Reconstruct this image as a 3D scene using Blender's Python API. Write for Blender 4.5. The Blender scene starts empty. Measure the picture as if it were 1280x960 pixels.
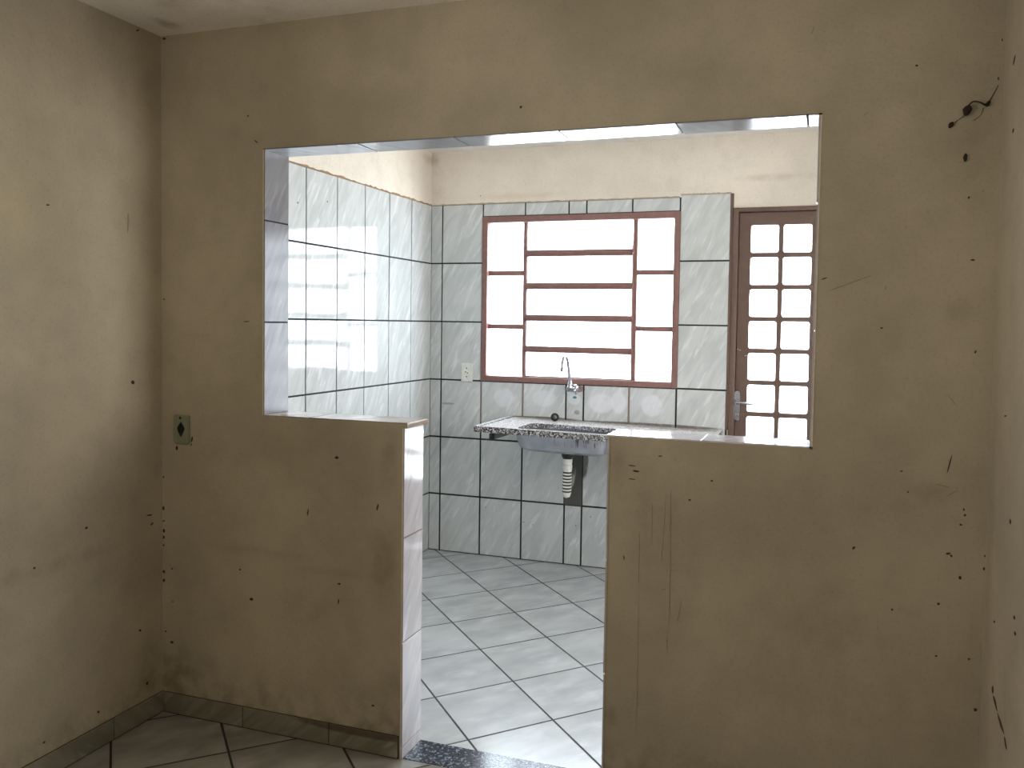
import bpy, bmesh, math, random
from mathutils import Vector, Matrix
random.seed(7)
sc = bpy.context.scene
COL = sc.collection

# ------------------------------------------------------------------ dimensions (metres)
# x runs along the partition, y into the kitchen, z up; the partition's living-room face is y = 0
T = .138                      # partition thickness
D = 2.381                     # kitchen rear wall
KL = -2.258                   # kitchen left wall
KR = .62                      # kitchen right wall
L, R = -2.175, .485           # living-room side walls
REAR = -4.6                   # living-room rear wall
C1, C2 = 2.432, 2.485         # ceilings: living room, kitchen
OL, OR, OT, OB = -1.735, .0445, 2.012, 1.109    # serving hatch
EL, ER = -1.197, -.525        # walk-through between the half walls
TH, TW = .36, .272            # wall tile height, width

def S(r, g, b):
    f = lambda c: (c/12.92 if c <= .04045 else ((c+.055)/1.055)**2.4)
    return (f(r/255), f(g/255), f(b/255), 1)

# ------------------------------------------------------------------ node helper
class Mat:
    def __init__(self, name):
        self.m = bpy.data.materials.new(name); self.m.use_nodes = True
        self.t = self.m.node_tree; self.t.nodes.clear()
        self.out = self.t.nodes.new('ShaderNodeOutputMaterial')
    def n(self, typ, ins=None, out=0, **props):
        nd = self.t.nodes.new('ShaderNode' + typ)
        for k, v in props.items(): setattr(nd, k, v)
        for k, v in (ins or {}).items():
            s = nd.inputs[k]
            if isinstance(v, bpy.types.NodeSocket): self.t.links.new(v, s)
            else: s.default_value = v
        return nd.outputs[out]
    def math(self, op, a, b=0, clamp=False):
        return self.n('Math', {0: a, 1: b}, operation=op, use_clamp=clamp)
    def vmath(self, op, a, b=(0, 0, 0), out=0):
        return self.n('VectorMath', {0: a, 1: b}, out=out, operation=op)
    def mix(self, f, a, b, blend='MIX'):
        nd = self.t.nodes.new('ShaderNodeMix'); nd.data_type = 'RGBA'; nd.blend_type = blend
        for i, v in ((0, f), (6, a), (7, b)):
            s = nd.inputs[i]
            if isinstance(v, bpy.types.NodeSocket): self.t.links.new(v, s)
            else: s.default_value = v
        return nd.outputs[2]
    def rng(self, v, a, b, c=0, d=1, smooth=True):
        return self.n('MapRange', {0: v, 1: a, 2: b, 3: c, 4: d}, interpolation_type='SMOOTHSTEP' if smooth else 'LINEAR')
    def noise(self, vec, scale, detail=3, rough=.5, dist=0):
        return self.n('TexNoise', {'Vector': vec, 'Scale': scale, 'Detail': detail, 'Roughness': rough, 'Distortion': dist})
    def obj(self): return self.n('TexCoord', out=3)
    def blob(self, pos, c, r, lo=.35):
        d = self.vmath('LENGTH', self.vmath('DIVIDE', self.vmath('SUBTRACT', pos, c), r), out=1)
        return self.rng(d, 1.0, lo)
    def bsdf(self, color, rough=.5, bump=None, bstr=.2, bdist=.01, **kw):
        ins = {'Base Color': color, 'Roughness': rough}
        for k, v in kw.items(): ins[k.replace('_', ' ')] = v
        if bump is not None:
            ins['Normal'] = self.n('Bump', {'Strength': bstr, 'Distance': bdist, 'Height': bump})
        b = self.n('BsdfPrincipled', ins)
        self.t.links.new(b, self.out.inputs[0]); return self
    def surf(self, s): self.t.links.new(s, self.out.inputs[0]); return self

def plain(name, col, rough=.5, metal=0, **kw):
    m = Mat(name); p = m.obj()
    c = m.mix(m.rng(m.noise(p, 40, 3), .35, .7), tuple(x*.88 for x in col[:3]) + (1,), col)
    return m.bsdf(c, m.rng(m.noise(p, 25, 3), .3, .7, rough*.85, min(1, rough*1.15)), Metallic=metal, **kw).m

def paint(name, base, blobs=(), grime=None, mott=.12, bump=.25):
    m = Mat(name); p = m.obj()
    dark = tuple(x*(1-mott*1.5) for x in base[:3]) + (1,); lite = tuple(min(1, x*(1+mott)) for x in base[:3]) + (1,)
    c = m.mix(m.rng(m.noise(p, 1.6, 4, .6), .3, .7), dark, lite)
    c = m.mix(m.math('MULTIPLY', m.rng(m.noise(p, 9, 4, .6), .45, .75), .25), c, tuple(x*.72 for x in base[:3]) + (1,))
    c = m.mix(m.math('MULTIPLY', m.rng(m.noise(p, 110, 2), .5, .8), .16), c, (.12, .10, .07, 1))
    wob = m.noise(p, 14, 4, .6)
    for (ctr, rad, col, st) in blobs:
        f = m.math('MULTIPLY', m.blob(p, ctr, rad, .1), m.rng(wob, .3, .65, .35, 1))
        c = m.mix(m.math('MULTIPLY', f, st), c, col)
    if grime:
        z = m.n('SeparateXYZ', {0: p}, out=2)
        f = m.math('MULTIPLY', m.rng(z, grime[1], 0), m.rng(wob, .35, .7))
        c = m.mix(m.math('MULTIPLY', f, grime[2]), c, grime[0])
    h = m.math('ADD', m.noise(p, 75, 3, .6), m.math('MULTIPLY', m.noise(p, 5, 2), 1.5))
    return m.bsdf(c, .75, h, bump, .006, Specular_IOR_Level=.25).m

def tile_mat(name, c0, c1, c2, rough=.07, scale=1.0, blobs=(), ang=-62, spec=.55):
    """glazed tile with slanting marble veins, different on every tile"""
    m = Mat(name)
    uv = m.n('TexCoord', out=2); p = m.obj()
    rnd = m.n('NewGeometry', out='Random Per Island')
    v = m.n('Mapping', {'Vector': uv, 'Rotation': (0, 0, math.radians(ang))}, vector_type='POINT')
    v = m.vmath('MULTIPLY', v, (2.2*scale, 11*scale, 1))
    off = m.n('CombineXYZ', {0: m.math('MULTIPLY', rnd, 91), 1: m.math('MULTIPLY', rnd, 57), 2: m.math('MULTIPLY', rnd, 33)})
    v = m.vmath('ADD', v, off)
    a = m.noise(v, 1.5, 5, .55, .8)
    b = m.noise(v, 3.4, 3, .5, .4)
    c = m.mix(m.rng(a, .36, .62), c0, c1)
    c = m.mix(m.math('MULTIPLY', m.rng(b, .54, .72), .75), c, c2)
    c = m.mix(m.math('MULTIPLY', m.rng(m.noise(v, 2.3, 4, .6), .60, .72), .55), c, tuple(x*.8 for x in c0[:3]) + (1,))
    c = m.mix(m.math('MULTIPLY', rnd, .12), c, c0)
    rr = rough
    for (ctr, rad, col, st) in blobs:
        f = m.math('MULTIPLY', m.blob(p, ctr, rad, .72), m.rng(m.noise(p, 30, 3), .25, .5, .6, 1))
        c = m.mix(m.math('MULTIPLY', f, st), c, col)
    h = m.math('ADD', m.noise(p, 9, 2), m.math('MULTIPLY', m.noise(p, 130, 2), .05))
    return m.bsdf(c, rr, h, .10, .006, Specular_IOR_Level=spec).m

def floor_mat(name, O, U, V, c0, c1, c2, grout, g=.0034, rough=.12, spec=.5):
    """square floor tiles laid on the diagonal: grid axes U and V through the corner O"""
    m = Mat(name); p = m.obj()
    det = U[0]*V[1] - U[1]*V[0]
    A = (V[1]/det, -V[0]/det, 0); B = (-U[1]/det, U[0]/det, 0)
    q = m.vmath('SUBTRACT', p, (O[0], O[1], 0))
    a = m.vmath('DOT_PRODUCT', q, A, out=1); b = m.vmath('DOT_PRODUCT', q, B, out=1)
    def edge(s, ln):
        f = m.math('FRACT', m.math('ADD', s, .5)); d = m.math('ABSOLUTE', m.math('SUBTRACT', f, .5))
        return m.math('MULTIPLY', d, ln)
    d = m.math('MINIMUM', edge(a, math.hypot(*U)), edge(b, math.hypot(*V)))
    d = m.math('ADD', d, m.math('MULTIPLY', m.math('SUBTRACT', m.noise(p, 30, 2), .5), .0016))
    tile = m.rng(d, g*.8, g*1.25)
    cell = m.n('CombineXYZ', {0: m.math('FLOOR', a), 1: m.math('FLOOR', b), 2: 0.})
    wn = m.n('TexWhiteNoise', {'Vector': cell}, out=1)
    rv = m.n('TexWhiteNoise', {'Vector': cell}, out=0)
    v = m.n('Mapping', {'Vector': p, 'Rotation': (0, 0, math.radians(-55))})
    v = m.vmath('ADD', m.vmath('MULTIPLY', v, (2.6, 5, 1)), m.vmath('MULTIPLY', wn, (40, 40, 40)))
    n1 = m.noise(v, 1.7, 3, .5, 0); n2 = m.noise(v, 3.0, 3, .5, 0)
    c = m.mix(m.rng(n1, .3, .7), c0, c1)
    c = m.mix(m.math('MULTIPLY', m.rng(n2, .48, .8), .5), c, c2)
    c = m.mix(m.math('MULTIPLY', rv, .15), c, c0)
    c = m.mix(m.math('MULTIPLY', m.rng(m.noise(p, 2.2, 3, .5), .45, .8), .14), c, (.26, .25, .22, 1))
    c = m.mix(tile, grout, c)
    r = m.mix(tile, (.8, .8, .8, 1), m.mix(m.rng(m.noise(p, 3, 2), .3, .7), (rough,)*3 + (1,), (rough*.85,)*3 + (1,)))
    return m.bsdf(c, r, tile, .35, .002, Specular_IOR_Level=spec).m

def granite(name, c0, c1, c2, scale, rough=.12):
    m = Mat(name); p = m.obj()
    a = m.n('TexVoronoi', {'Vector': p, 'Scale': scale}, out=1)
    g = m.n('SeparateColor', {0: a}, out=0); g2 = m.n('SeparateColor', {0: a}, out=1)
    n = m.noise(p, scale*.6, 3)
    c = m.mix(m.rng(g, .5, .56), c0, c1)
    c = m.mix(m.rng(g2, .78, .82), c, c2)
    c = m.mix(m.math('MULTIPLY', m.rng(n, .5, .7), .5), c, c0)
    return m.bsdf(c, rough).m

# ------------------------------------------------------------------ mesh helpers
def box(bm, x0, x1, y0, y1, z0, z1, mi=0):
    v = [bm.verts.new(p) for p in ((x0, y0, z0), (x1, y0, z0), (x1, y1, z0), (x0, y1, z0), (x0, y0, z1), (x1, y0, z1), (x1, y1, z1), (x0, y1, z1))]
    out = []
    for q in ((3, 2, 1, 0), (4, 5, 6, 7), (0, 1, 5, 4), (1, 2, 6, 5), (2, 3, 7, 6), (3, 0, 4, 7)):
        f = bm.faces.new([v[i] for i in q]); f.material_index = mi; out.append(f)
    return out

def rbox(bm, x0, x1, y0, y1, z0, z1, r=.002, mi=0, seg=2):
    """box with all edges rounded"""
    b2 = bmesh.new(); box(b2, x0, x1, y0, y1, z0, z1)
    bmesh.ops.bevel(b2, geom=b2.edges[:], offset=r, segments=seg, affect='EDGES', profile=.5)
    merge(bm, b2, mi)

def merge(bm, b2, mi=None, mat=None):
    mp = {}
    for v in b2.verts: mp[v] = bm.verts.new(mat @ v.co if mat else v.co)
    for f in b2.faces:
        g = bm.faces.new([mp[v] for v in f.verts]); g.material_index = f.material_index if mi is None else mi
    b2.free()

def rrect(w, h, r, seg=5, cx=0, cy=0):
    pts = []
    for (sx, sy, a0) in ((1, 1, 0), (-1, 1, 90), (-1, -1, 180), (1, -1, 270)):
        for i in range(seg+1):
            a = math.radians(a0 + 90*i/seg)
            pts.append((cx + sx*(w/2-r) + r*math.cos(a), cy + sy*(h/2-r) + r*math.sin(a)))
    return pts

def loft(bm, loops, cap0=False, cap1=False, mi=0):
    rings = [[bm.verts.new(p) for p in lp] for lp in loops]; n = len(rings[0])
    for a, b in zip(rings, rings[1:]):
        for i in range(n):
            f = bm.faces.new((a[i], a[(i+1) % n], b[(i+1) % n], b[i])); f.material_index = mi
    if cap0: bm.faces.new(list(reversed(rings[0]))).material_index = mi
    if cap1: bm.faces.new(rings[-1]).material_index = mi

def lathe(bm, prof, base=(0, 0, 0), axis='Z', seg=24, mi=0):
    """prof: list of (radius, height along the axis)"""
    loops = []
    for r, h in prof:
        lp = []
        for i in range(seg):
            a = 2*math.pi*i/seg; c, s = max(r, 1e-5)*math.cos(a), max(r, 1e-5)*math.sin(a)
            q = {'Z': (c, s, h), 'Y': (c, h, -s), 'X': (h, c, s)}[axis]
            lp.append((base[0]+q[0], base[1]+q[1], base[2]+q[2]))
        loops.append(lp)
    loft(bm, loops, True, True, mi)

def smooth_path(pts, n=6):
    P = [Vector(p) for p in pts]; out = []
    for i in range(len(P)-1):
        p0, p1, p2, p3 = P[max(i-1, 0)], P[i], P[i+1], P[min(i+2, len(P)-1)]
        for k in range(n):
            t = k/n
            out.append(.5*((2*p1) + (p2-p0)*t + (2*p0-5*p1+4*p2-p3)*t*t + (3*p1-p0-3*p2+p3)*t**3))
    out.append(P[-1]); return out

def tube(bm, pts, rad, seg=12, mi=0, smooth=6):
    P = smooth_path(pts, smooth) if smooth else [Vector(p) for p in pts]
    rads = rad if isinstance(rad, (list, tuple)) else [rad]*2
    loops = []; up = Vector((1, 0, 0)); prev = None
    for i, p in enumerate(P):
        t = (P[min(i+1, len(P)-1)] - P[max(i-1, 0)]).normalized()
        if prev is None:
            a = up if abs(t.dot(up)) < .9 else Vector((0, 0, 1))
            n = (a - t*a.dot(t)).normalized()
        else: n = (prev - t*prev.dot(t)).normalized()
        prev = n; b = t.cross(n)
        f = i/(len(P)-1)*(len(rads)-1); k = min(int(f), len(rads)-2); r = rads[k] + (rads[k+1]-rads[k])*(f-k)
        loops.append([p + r*(math.cos(2*math.pi*j/seg)*n + math.sin(2*math.pi*j/seg)*b) for j in range(seg)])
    loft(bm, loops, True, True, mi)

def plate_with_holes(outer, holes, z0, z1, mi=0):
    """flat plate (x, y outline) with holes, z0..z1 thick"""
    bm = bmesh.new(); edges = []
    for lp in [outer] + holes:
        vs = [bm.verts.new((x, y, z1)) for x, y in lp]
        edges += [bm.edges.new((vs[i], vs[(i+1) % len(vs)])) for i in range(len(vs))]
    bmesh.ops.triangle_fill(bm, edges=edges, use_beauty=True, use_dissolve=False, normal=(0, 0, 1))
    r = bmesh.ops.extrude_face_region(bm, geom=bm.faces[:])
    bmesh.ops.translate(bm, verts=[v for v in r['geom'] if isinstance(v, bmesh.types.BMVert)], vec=(0, 0, z0-z1))
    for f in bm.faces: f.material_index = mi
    return bm

def tile_quad(bm, org, u, v, n, u0, u1, v0, v1, gap=.0035, th=.004, cham=.0012, mi=0, jit=.0, gaps=None):
    """one glazed tile: front face with a chamfer, sides running back to the wall. org + u*a + v*b"""
    u, v, n, org = Vector(u), Vector(v), Vector(n), Vector(org)
    uvl = bm.loops.layers.uv.verify()
    g = gaps or (gap,)*4
    a0, a1, b0, b1 = u0+g[0], u1-g[1], v0+g[2], v1-g[3]
    if a1-a0 < .004 or b1-b0 < .004: return
    jt = [random.uniform(-jit, jit) for _ in range(2)]
    def P(a, b, h):
        hh = h + (jt[0]*(a-(a0+a1)/2) + jt[1]*(b-(b0+b1)/2) if h > 0 else 0)
        return org + u*a + v*b + n*hh
    rings = []
    for ins, h in ((0, 0), (0, th-cham), (cham, th)):
        rings.append([(a, b, bm.verts.new(P(a, b, h))) for a, b in ((a0+ins, b0+ins), (a1-ins, b0+ins), (a1-ins, b1-ins), (a0+ins, b1-ins))])
    flip = u.cross(v).dot(n) < 0
    def face(q):
        if flip: q = q[::-1]
        f = bm.faces.new([x[2] for x in q]); f.material_index = mi
        for l, x in zip(f.loops, q): l[uvl].uv = (x[0], x[1])
    for A, B in zip(rings, rings[1:]):
        for i in range(4): face([A[i], A[(i+1) % 4], B[(i+1) % 4], B[i]])
    face(rings[2])

def fleck(bm, axis, val, seg, mi, cap=.03):
    """a scab of dirt on a wall: seg = (a0, z0, a1, z1, width) on the plane axis = val"""
    a0, z0, a1, z1, w = seg; w = min(w, cap)
    dx, dz = a1-a0, z1-z0; ln = math.hypot(dx, dz) or 1e-4; ux, uz = dx/ln, dz/ln; vx, vz = -uz, ux
    ca, cz = (a0+a1)/2, (z0+z1)/2
    n = 9; pts = []
    for i in range(n):
        t = 2*math.pi*i/n; k = random.uniform(.75, 1.15)
        a = ca + ux*ln/2*math.cos(t)*k + vx*w/2*math.sin(t)*k; z = cz + uz*ln/2*math.cos(t)*k + vz*w/2*math.sin(t)*k
        pts.append((a, z))
    o = {'y': -1, 'x+': 1, 'x-': -1}[axis]
    mk = (lambda a, z, h: (a, val+o*h, z)) if axis == 'y' else (lambda a, z, h: (val+o*h, a, z))
    base = [bm.verts.new(mk(a, z, -.0004)) for a, z in pts]
    top = [bm.verts.new(mk(ca+(a-ca)*.7, cz+(z-cz)*.7, .0011)) for a, z in pts]
    fs = [bm.faces.new((base[i], base[(i+1) % n], top[(i+1) % n], top[i])) for i in range(n)] + [bm.faces.new(top)]
    for f in fs: f.material_index = mi

def obj(name, bm, mats, parent=None, smooth=False, normals=True):
    if normals: bmesh.ops.recalc_face_normals(bm, faces=bm.faces[:])
    me = bpy.data.meshes.new(name); bm.to_mesh(me); bm.free()
    for m in (mats if isinstance(mats, (list, tuple)) else [mats]): me.materials.append(m)
    if smooth:
        me.polygons.foreach_set('use_smooth', [True]*len(me.polygons)); me.set_sharp_from_angle(angle=math.radians(38))
    o = bpy.data.objects.new(name, me); COL.objects.link(o)
    if parent:
        o.parent = parent
        o.matrix_parent_inverse = Matrix.Translation(parent.location).inverted()   # meshes are written in room coordinates
    return o

def tag(o, label, cat, group=None, kind=None):
    o['label'] = label; o['category'] = cat
    if group: o['group'] = group
    if kind: o['kind'] = kind
    return o

def thing(name, label, cat, loc, group=None, kind=None):
    o = bpy.data.objects.new(name, None); COL.objects.link(o); o.location = loc; o.empty_display_size = .1
    return tag(o, label, cat, group, kind)
def struct(o, label, cat): return tag(o, label, cat, None, 'structure')
def BM(): return bmesh.new()

SKY = 16; REARP = 16; KP = 25; LP = 28
FLECK_FRONT= [(-1.808, 2.125, -1.802, 2.134, 0.0063), (-1.781, 2.048, -1.763, 2.035, 0.0045), (-1.826, 1.427, -1.796, 1.429, 0.004), (-2.184, 2.424, -2.166, 2.422, 0.01), (-2.205, 1.503, -2.195, 1.503, 0.006), (-0.818, 2.088, -0.811, 2.095, 0.0085), (0.018, 2.228, 0.026, 2.251, 0.0028), (0.279, 2.124, 0.286, 2.123, 0.006), (0.156, 2.002, 0.168, 2.013, 0.002), (0.446, 1.788, 0.451, 1.796, 0.0028), (0.414, 1.773, 0.418, 1.78, 0.0045), (0.424, 1.617, 0.437, 1.616, 0.006), (0.488, 1.533, 0.488, 1.543, 0.008), (0.484, 1.705, 0.491, 1.705, 0.006), (0.059, 1.566, 0.08, 1.574, 0.004), (0.224, 1.538, 0.226, 1.551, 0.0028), (0.214, 1.438, 0.222, 1.438, 0.006), (0.442, 1.375, 0.446, 1.384, 0.0045), (-2.178, 0.857, -2.178, 0.866, 0.008), (-2.178, 0.739, -2.178, 0.756, 0.0122), (-2.175, 0.697, -2.175, 0.705, 0.008), (-2.178, 0.657, -2.178, 0.674, 0.012), (-2.177, 0.635, -2.177, 0.649, 0.01), (-2.179, 0.607, -2.179, 0.618, 0.0063), (-2.177, 0.508, -2.177, 0.523, 0.0122), (-2.177, 0.476, -2.177, 0.491, 0.012), (-2.139, 0.529, -2.125, 0.53, 0.006), (-2.134, 0.409, -2.124, 0.41, 0.004), (-2.167, 0.295, -2.156, 0.297, 0.008), (-2.142, 0.258, -2.124, 0.26, 0.012), (-2.109, 0.962, -2.109, 0.979, 0.0122), (-2.045, 0.995, -2.04, 1.018, 0.0082), (-2.047, 0.979, -2.044, 0.993, 0.006), (-1.798, 0.459, -1.781, 0.461, 0.012), (-1.444, 0.554, -1.431, 0.555, 0.008), (-1.459, 0.979, -1.44, 0.98, 0.012), (-1.563, 0.773, -1.558, 0.801, 0.006), (-1.297, 0.815, -1.293, 0.837, 0.008), (-1.313, 0.16, -1.301, 0.162, 0.008), (-1.35, 1.097, -1.35, 1.108, 0.0122), (-1.843, 0.558, -1.83, 0.56, 0.008), (-1.442, 0.483, -1.438, 0.505, 0.006), (-0.463, 1.023, -0.437, 1.021, 0.004), (-0.449, 1.007, -0.427, 1.006, 0.006), (-0.462, 0.983, -0.436, 0.981, 0.004), (-0.375, 1.055, -0.361, 1.056, 0.004), (-0.468, 0.738, -0.469, 0.754, 0.004), (-0.284, 0.934, -0.275, 0.934, 0.0063), (-0.222, 0.994, -0.213, 0.995, 0.006), (0.163, 0.835, 0.169, 0.844, 0.0072), (0.391, 0.846, 0.404, 0.85, 0.006), (0.402, 0.846, 0.408, 0.839, 0.0057), (0.428, 0.782, 0.428, 0.793, 0.0082), (0.375, 0.711, 0.383, 0.712, 0.008), (0.483, 0.812, 0.483, 0.822, 0.006), (0.484, 0.847, 0.484, 0.854, 0.0063), (0.431, 0.963, 0.431, 0.972, 0.0045), (0.434, 0.949, 0.434, 0.957, 0.006), (0.421, 0.927, 0.429, 0.927, 0.006), (0.275, 1.057, 0.283, 1.058, 0.004), (0.263, 0.682, 0.271, 0.683, 0.006), (0.375, 0.571, 0.381, 0.572, 0.006), (0.452, 0.574, 0.459, 0.575, 0.0063), (0.47, 0.442, 0.48, 0.444, 0.01), (0.293, 1.003, 0.299, 1.003, 0.004), (-0.423, 0.648, -0.423, 0.839, 0.002), (-0.42, 0.166, -0.422, 0.648, 0.002), (-0.357, 0.739, -0.347, 0.952, 0.002), (-0.33, 0.541, -0.332, 0.965, 0.002), (-0.387, 0.783, -0.387, 0.925, 0.002), (-0.308, 0.565, -0.296, 0.641, 0.0028), (-0.333, 0.469, -0.337, 0.54, 0.002), (-0.36, 0.66, -0.34, 0.668, 0.002), (-0.334, 0.824, -0.334, 0.965, 0.002), (0.388, 1.058, 0.399, 1.112, 0.004), (0.354, 1.031, 0.402, 1.022, 0.0028), (0.387, 0.997, 0.416, 1.018, 0.0028), (0.382, 1.267, 0.405, 1.239, 0.0028), (0.064, 1.529, 0.196, 1.581, 0.0028), (0.474, 2.07, 0.473, 2.08, 0.004), (0.479, 2.167, 0.479, 2.175, 0.004)]
FLECK_LEFT= [(-0.116, 2.414, -0.099, 2.424, 0.0063), (-0.155, 1.715, -0.154, 1.804, 0.0082), (-0.14, 1.205, -0.133, 1.22, 0.0171), (-0.478, 1.775, -0.464, 1.777, 0.006), (-0.076, 0.125, -0.076, 0.139, 0.0126), (-0.299, 0.124, -0.286, 0.118, 0.01), (-0.343, 0.748, -0.329, 0.752, 0.01), (-0.116, 0.337, -0.101, 0.332, 0.01), (-0.078, 0.736, -0.045, 0.733, 0.006), (-0.059, 0.697, -0.041, 0.704, 0.0085), (-0.508, 0.118, -0.497, 0.113, 0.008), (-0.535, 0.671, -0.526, 0.669, 0.008)]
FLECK_RIGHT= [(-0.151, 1.906, -0.149, 1.916, 0.0393), (-0.115, 2.074, -0.145, 2.091, 0.0152), (-0.17, 1.232, -0.207, 1.236, 0.0045), (-0.289, 0.996, -0.287, 1.01, 0.0224), (-0.369, 0.803, -0.367, 0.813, 0.0209), (-0.383, 0.772, -0.381, 0.783, 0.026), (-0.151, 0.724, -0.149, 0.731, 0.0297), (-0.15, 0.563, -0.175, 0.565, 0.0233), (-0.166, 0.555, -0.227, 0.539, 0.0161), (-0.224, 0.534, -0.314, 0.521, 0.0161), (-0.312, 0.518, -0.347, 0.498, 0.0152), (0.027, 0.545, 0.029, 0.553, 0.0368)]
# ------------------------------------------------------------------ materials
BEIGE = S(186, 176, 155)
brownstain = S(96, 76, 52); olive = S(100, 92, 62); greystain = S(110, 102, 92)
M_front = paint('beige_paint_front', BEIGE, blobs=[
    ((-1.265, 0, .64), (.08, .1, .20), brownstain, 0.33), ((-1.25, 0, .98), (.05, .1, .14), brownstain, 0.27),
    ((-1.23, 0, .20), (.12, .1, .16), brownstain, 0.24), ((-2.12, 0, .14), (.16, .1, .18), S(74, 66, 42), 0.33),
    ((-1.75, 0, .63), (.28, .1, .03), brownstain, 0.18), ((-1.45, 0, .59), (.2, .1, .025), brownstain, 0.15),
    ((-.5, 0, 1.04), (.05, .1, .12), greystain, 0.3), ((-.42, 0, .9), (.15, .1, .3), greystain, 0.21),
    ((-.50, 0, .26), (.03, .1, .05), greystain, 0.36), ((-.30, 0, .75), (.1, .1, .45), greystain, 0.13),
    ((.40, 0, 1.48), (.05, .1, .06), greystain, 0.3), ((.36, 0, 1.0), (.07, .1, .05), greystain, 0.27),
    ((.1, 0, .62), (.3, .1, .16), olive, 0.15), ((.25, 0, .40), (.3, .1, .12), brownstain, 0.15),
    ((.44, 0, 1.9), (.07, .1, .35), olive, 0.18), ((-1.6, 0, .45), (.22, .1, .16), brownstain, 0.15),
    ((-1.66, 0, 1.0), (.25, .1, .10), S(140, 118, 90), 0.18)],
    grime=(S(92, 84, 54), .28, .5))
M_left = paint('beige_paint_left', BEIGE, blobs=[
    ((-2.175, -.60, .66), (.1, .045, .04), brownstain, 0.36), ((-2.175, -.6, 1.75), (.1, .13, .20), S(205, 192, 150), 0.3),
    ((-2.175, -.07, .2), (.1, .08, .2), olive, 0.3), ((-2.175, -.40, .66), (.1, .3, .035), brownstain, 0.18),
    ((-2.175, -.06, 2.25), (.1, .1, .3), brownstain, 0.18)], grime=(S(92, 84, 54), .25, .4))
M_right = paint('beige_paint_right', BEIGE, blobs=[
    ((.485, -.33, .30), (.1, .06, .06), greystain, 0.48), ((.485, -.3, .5), (.1, .12, .3), greystain, 0.21),
    ((.485, -.06, .9), (.1, .07, .6), olive, 0.18)])
M_living = paint('beige_paint', BEIGE)
M_kpaint = paint('cream_paint', S(226, 216, 203), mott=.06, bump=.12, blobs=[
    ((-.2, D, 2.25), (.35, .1, .03), S(180, 168, 146), .4), ((-1.7, D, 2.2), (.5, .1, .03), S(205, 185, 150), .4),
    ((-2.25, D, 2.44), (.06, .2, .05), S(150, 125, 90), .5)])
M_ceil = paint('dirty_white_ceiling', S(240, 233, 224), mott=.08, blobs=[((-2.06, -.1, 2.43), (.05, .08, .1), S(100, 90, 74), .5), ((-1.9, -.25, 2.43), (.1, .08, .1), S(140, 124, 104), .35)])
M_kceil = paint('white_ceiling', S(225, 222, 216), mott=.04)
TC = (S(186, 190, 190), S(200, 203, 203), S(220, 222, 223))
patch = S(226, 226, 232)
M_tile = tile_mat('marbled_white_tile', *TC)
M_tile_rear = tile_mat('marbled_white_tile_rear', *TC, blobs=[
    ((-1.759, D, .983), (.072, .1, .068), patch, .5), ((-1.502, D, .989), (.085, .1, .055), patch, .45),
    ((-1.147, D, .975), (.085, .1, .065), patch, .55), ((-1.045, D, .985), (.05, .1, .075), patch, .55),
    ((-.85, D, .975), (.07, .1, .072), patch, .55), ((-1.311, D, .99), (.045, .1, .036), S(214, 220, 220), .7),
    ((-1.31, D, 1.003), (.014, .1, .009), S(30, 120, 140), .9), ((-1.311, D, 1.055), (.07, .1, .026), S(120, 82, 66), .85),
    ((-1.295, D, .915), (.02, .1, .016), S(120, 122, 118), .7), ((-1.5, D, .868), (.25, .1, .014), S(90, 80, 68), .8),
    ((-.9, D, .862), (.5, .1, .014), S(90, 80, 68), .8), ((-1.25, D, .63), (.035, .1, .12), S(80, 80, 76), .85),
    ((-2.13, D, .93), (.05, .1, .008), S(120, 125, 122), .6)])
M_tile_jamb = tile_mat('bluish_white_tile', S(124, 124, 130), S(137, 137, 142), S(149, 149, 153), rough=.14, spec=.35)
M_tile_side = tile_mat('mauve_white_tile', S(176, 174, 180), S(192, 190, 195), S(204, 202, 206), rough=.08)
M_tile_cap = tile_mat('worn_pink_grey_tile', S(150, 138, 130), S(178, 164, 154), S(200, 190, 182), rough=.22)
M_tile_cap2 = tile_mat('white_ledge_tile', S(196, 194, 204), S(216, 214, 224), S(230, 228, 236), rough=.12)
M_base = tile_mat('dirty_skirting_tile', S(118, 116, 100), S(140, 138, 122), S(158, 156, 142), rough=.3, ang=-40, blobs=[((-1.35, 0, .075), (.3, .1, .025), S(70, 60, 44), .7)])
M_grout = plain('dark_grout', S(30, 32, 34), .85)
M_grout_pink = plain('pinkish_grout', S(150, 128, 118), .85)
M_edge = plain('broken_tile_edge', S(178, 140, 104), .9)
M_edge_grey = plain('pale_tile_edge', S(196, 182, 160), .9)
M_dirt = plain('dark_dirt', S(66, 54, 40), .9)
M_faint = plain('faint_scratch', S(164, 150, 124), .9)
M_cement = paint('damp_cement', S(84, 84, 80), mott=.3, bump=.6)
GU, GV = (.251, -.262), (-.2445, -.2455)
FC = (S(174, 178, 180), S(192, 196, 198), S(212, 217, 222))
M_floor_k = floor_mat('diagonal_floor_tile_kitchen', (-1.068, .704), GU, (-.228, -.246), *FC, S(42, 44, 46), g=.0042, rough=.25, spec=.95)
M_floor_l = floor_mat('diagonal_floor_tile_living', (-1.755, -.163), (.249, -.249), (-.249, -.249), S(130, 128, 120), S(152, 150, 142), S(172, 170, 163), S(34, 31, 27), g=.004)
M_thresh = granite('dark_granite', S(34, 38, 46), S(58, 64, 78), S(120, 130, 150), 160, .14)
M_granite = granite('grey_granite', S(58, 56, 58), S(136, 132, 132), S(196, 192, 190), 190, .12)
M_granite_lit = granite('granite_top_painted_light', S(186, 184, 186), S(224, 222, 222), S(244, 242, 242), 130, .08)  # same granite, with the window light on the counter top painted in
M_steel = plain('brushed_steel', S(176, 178, 184), .28, 1)
M_steel_dark = plain('dull_steel', S(110, 110, 114), .3, 1)
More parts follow.
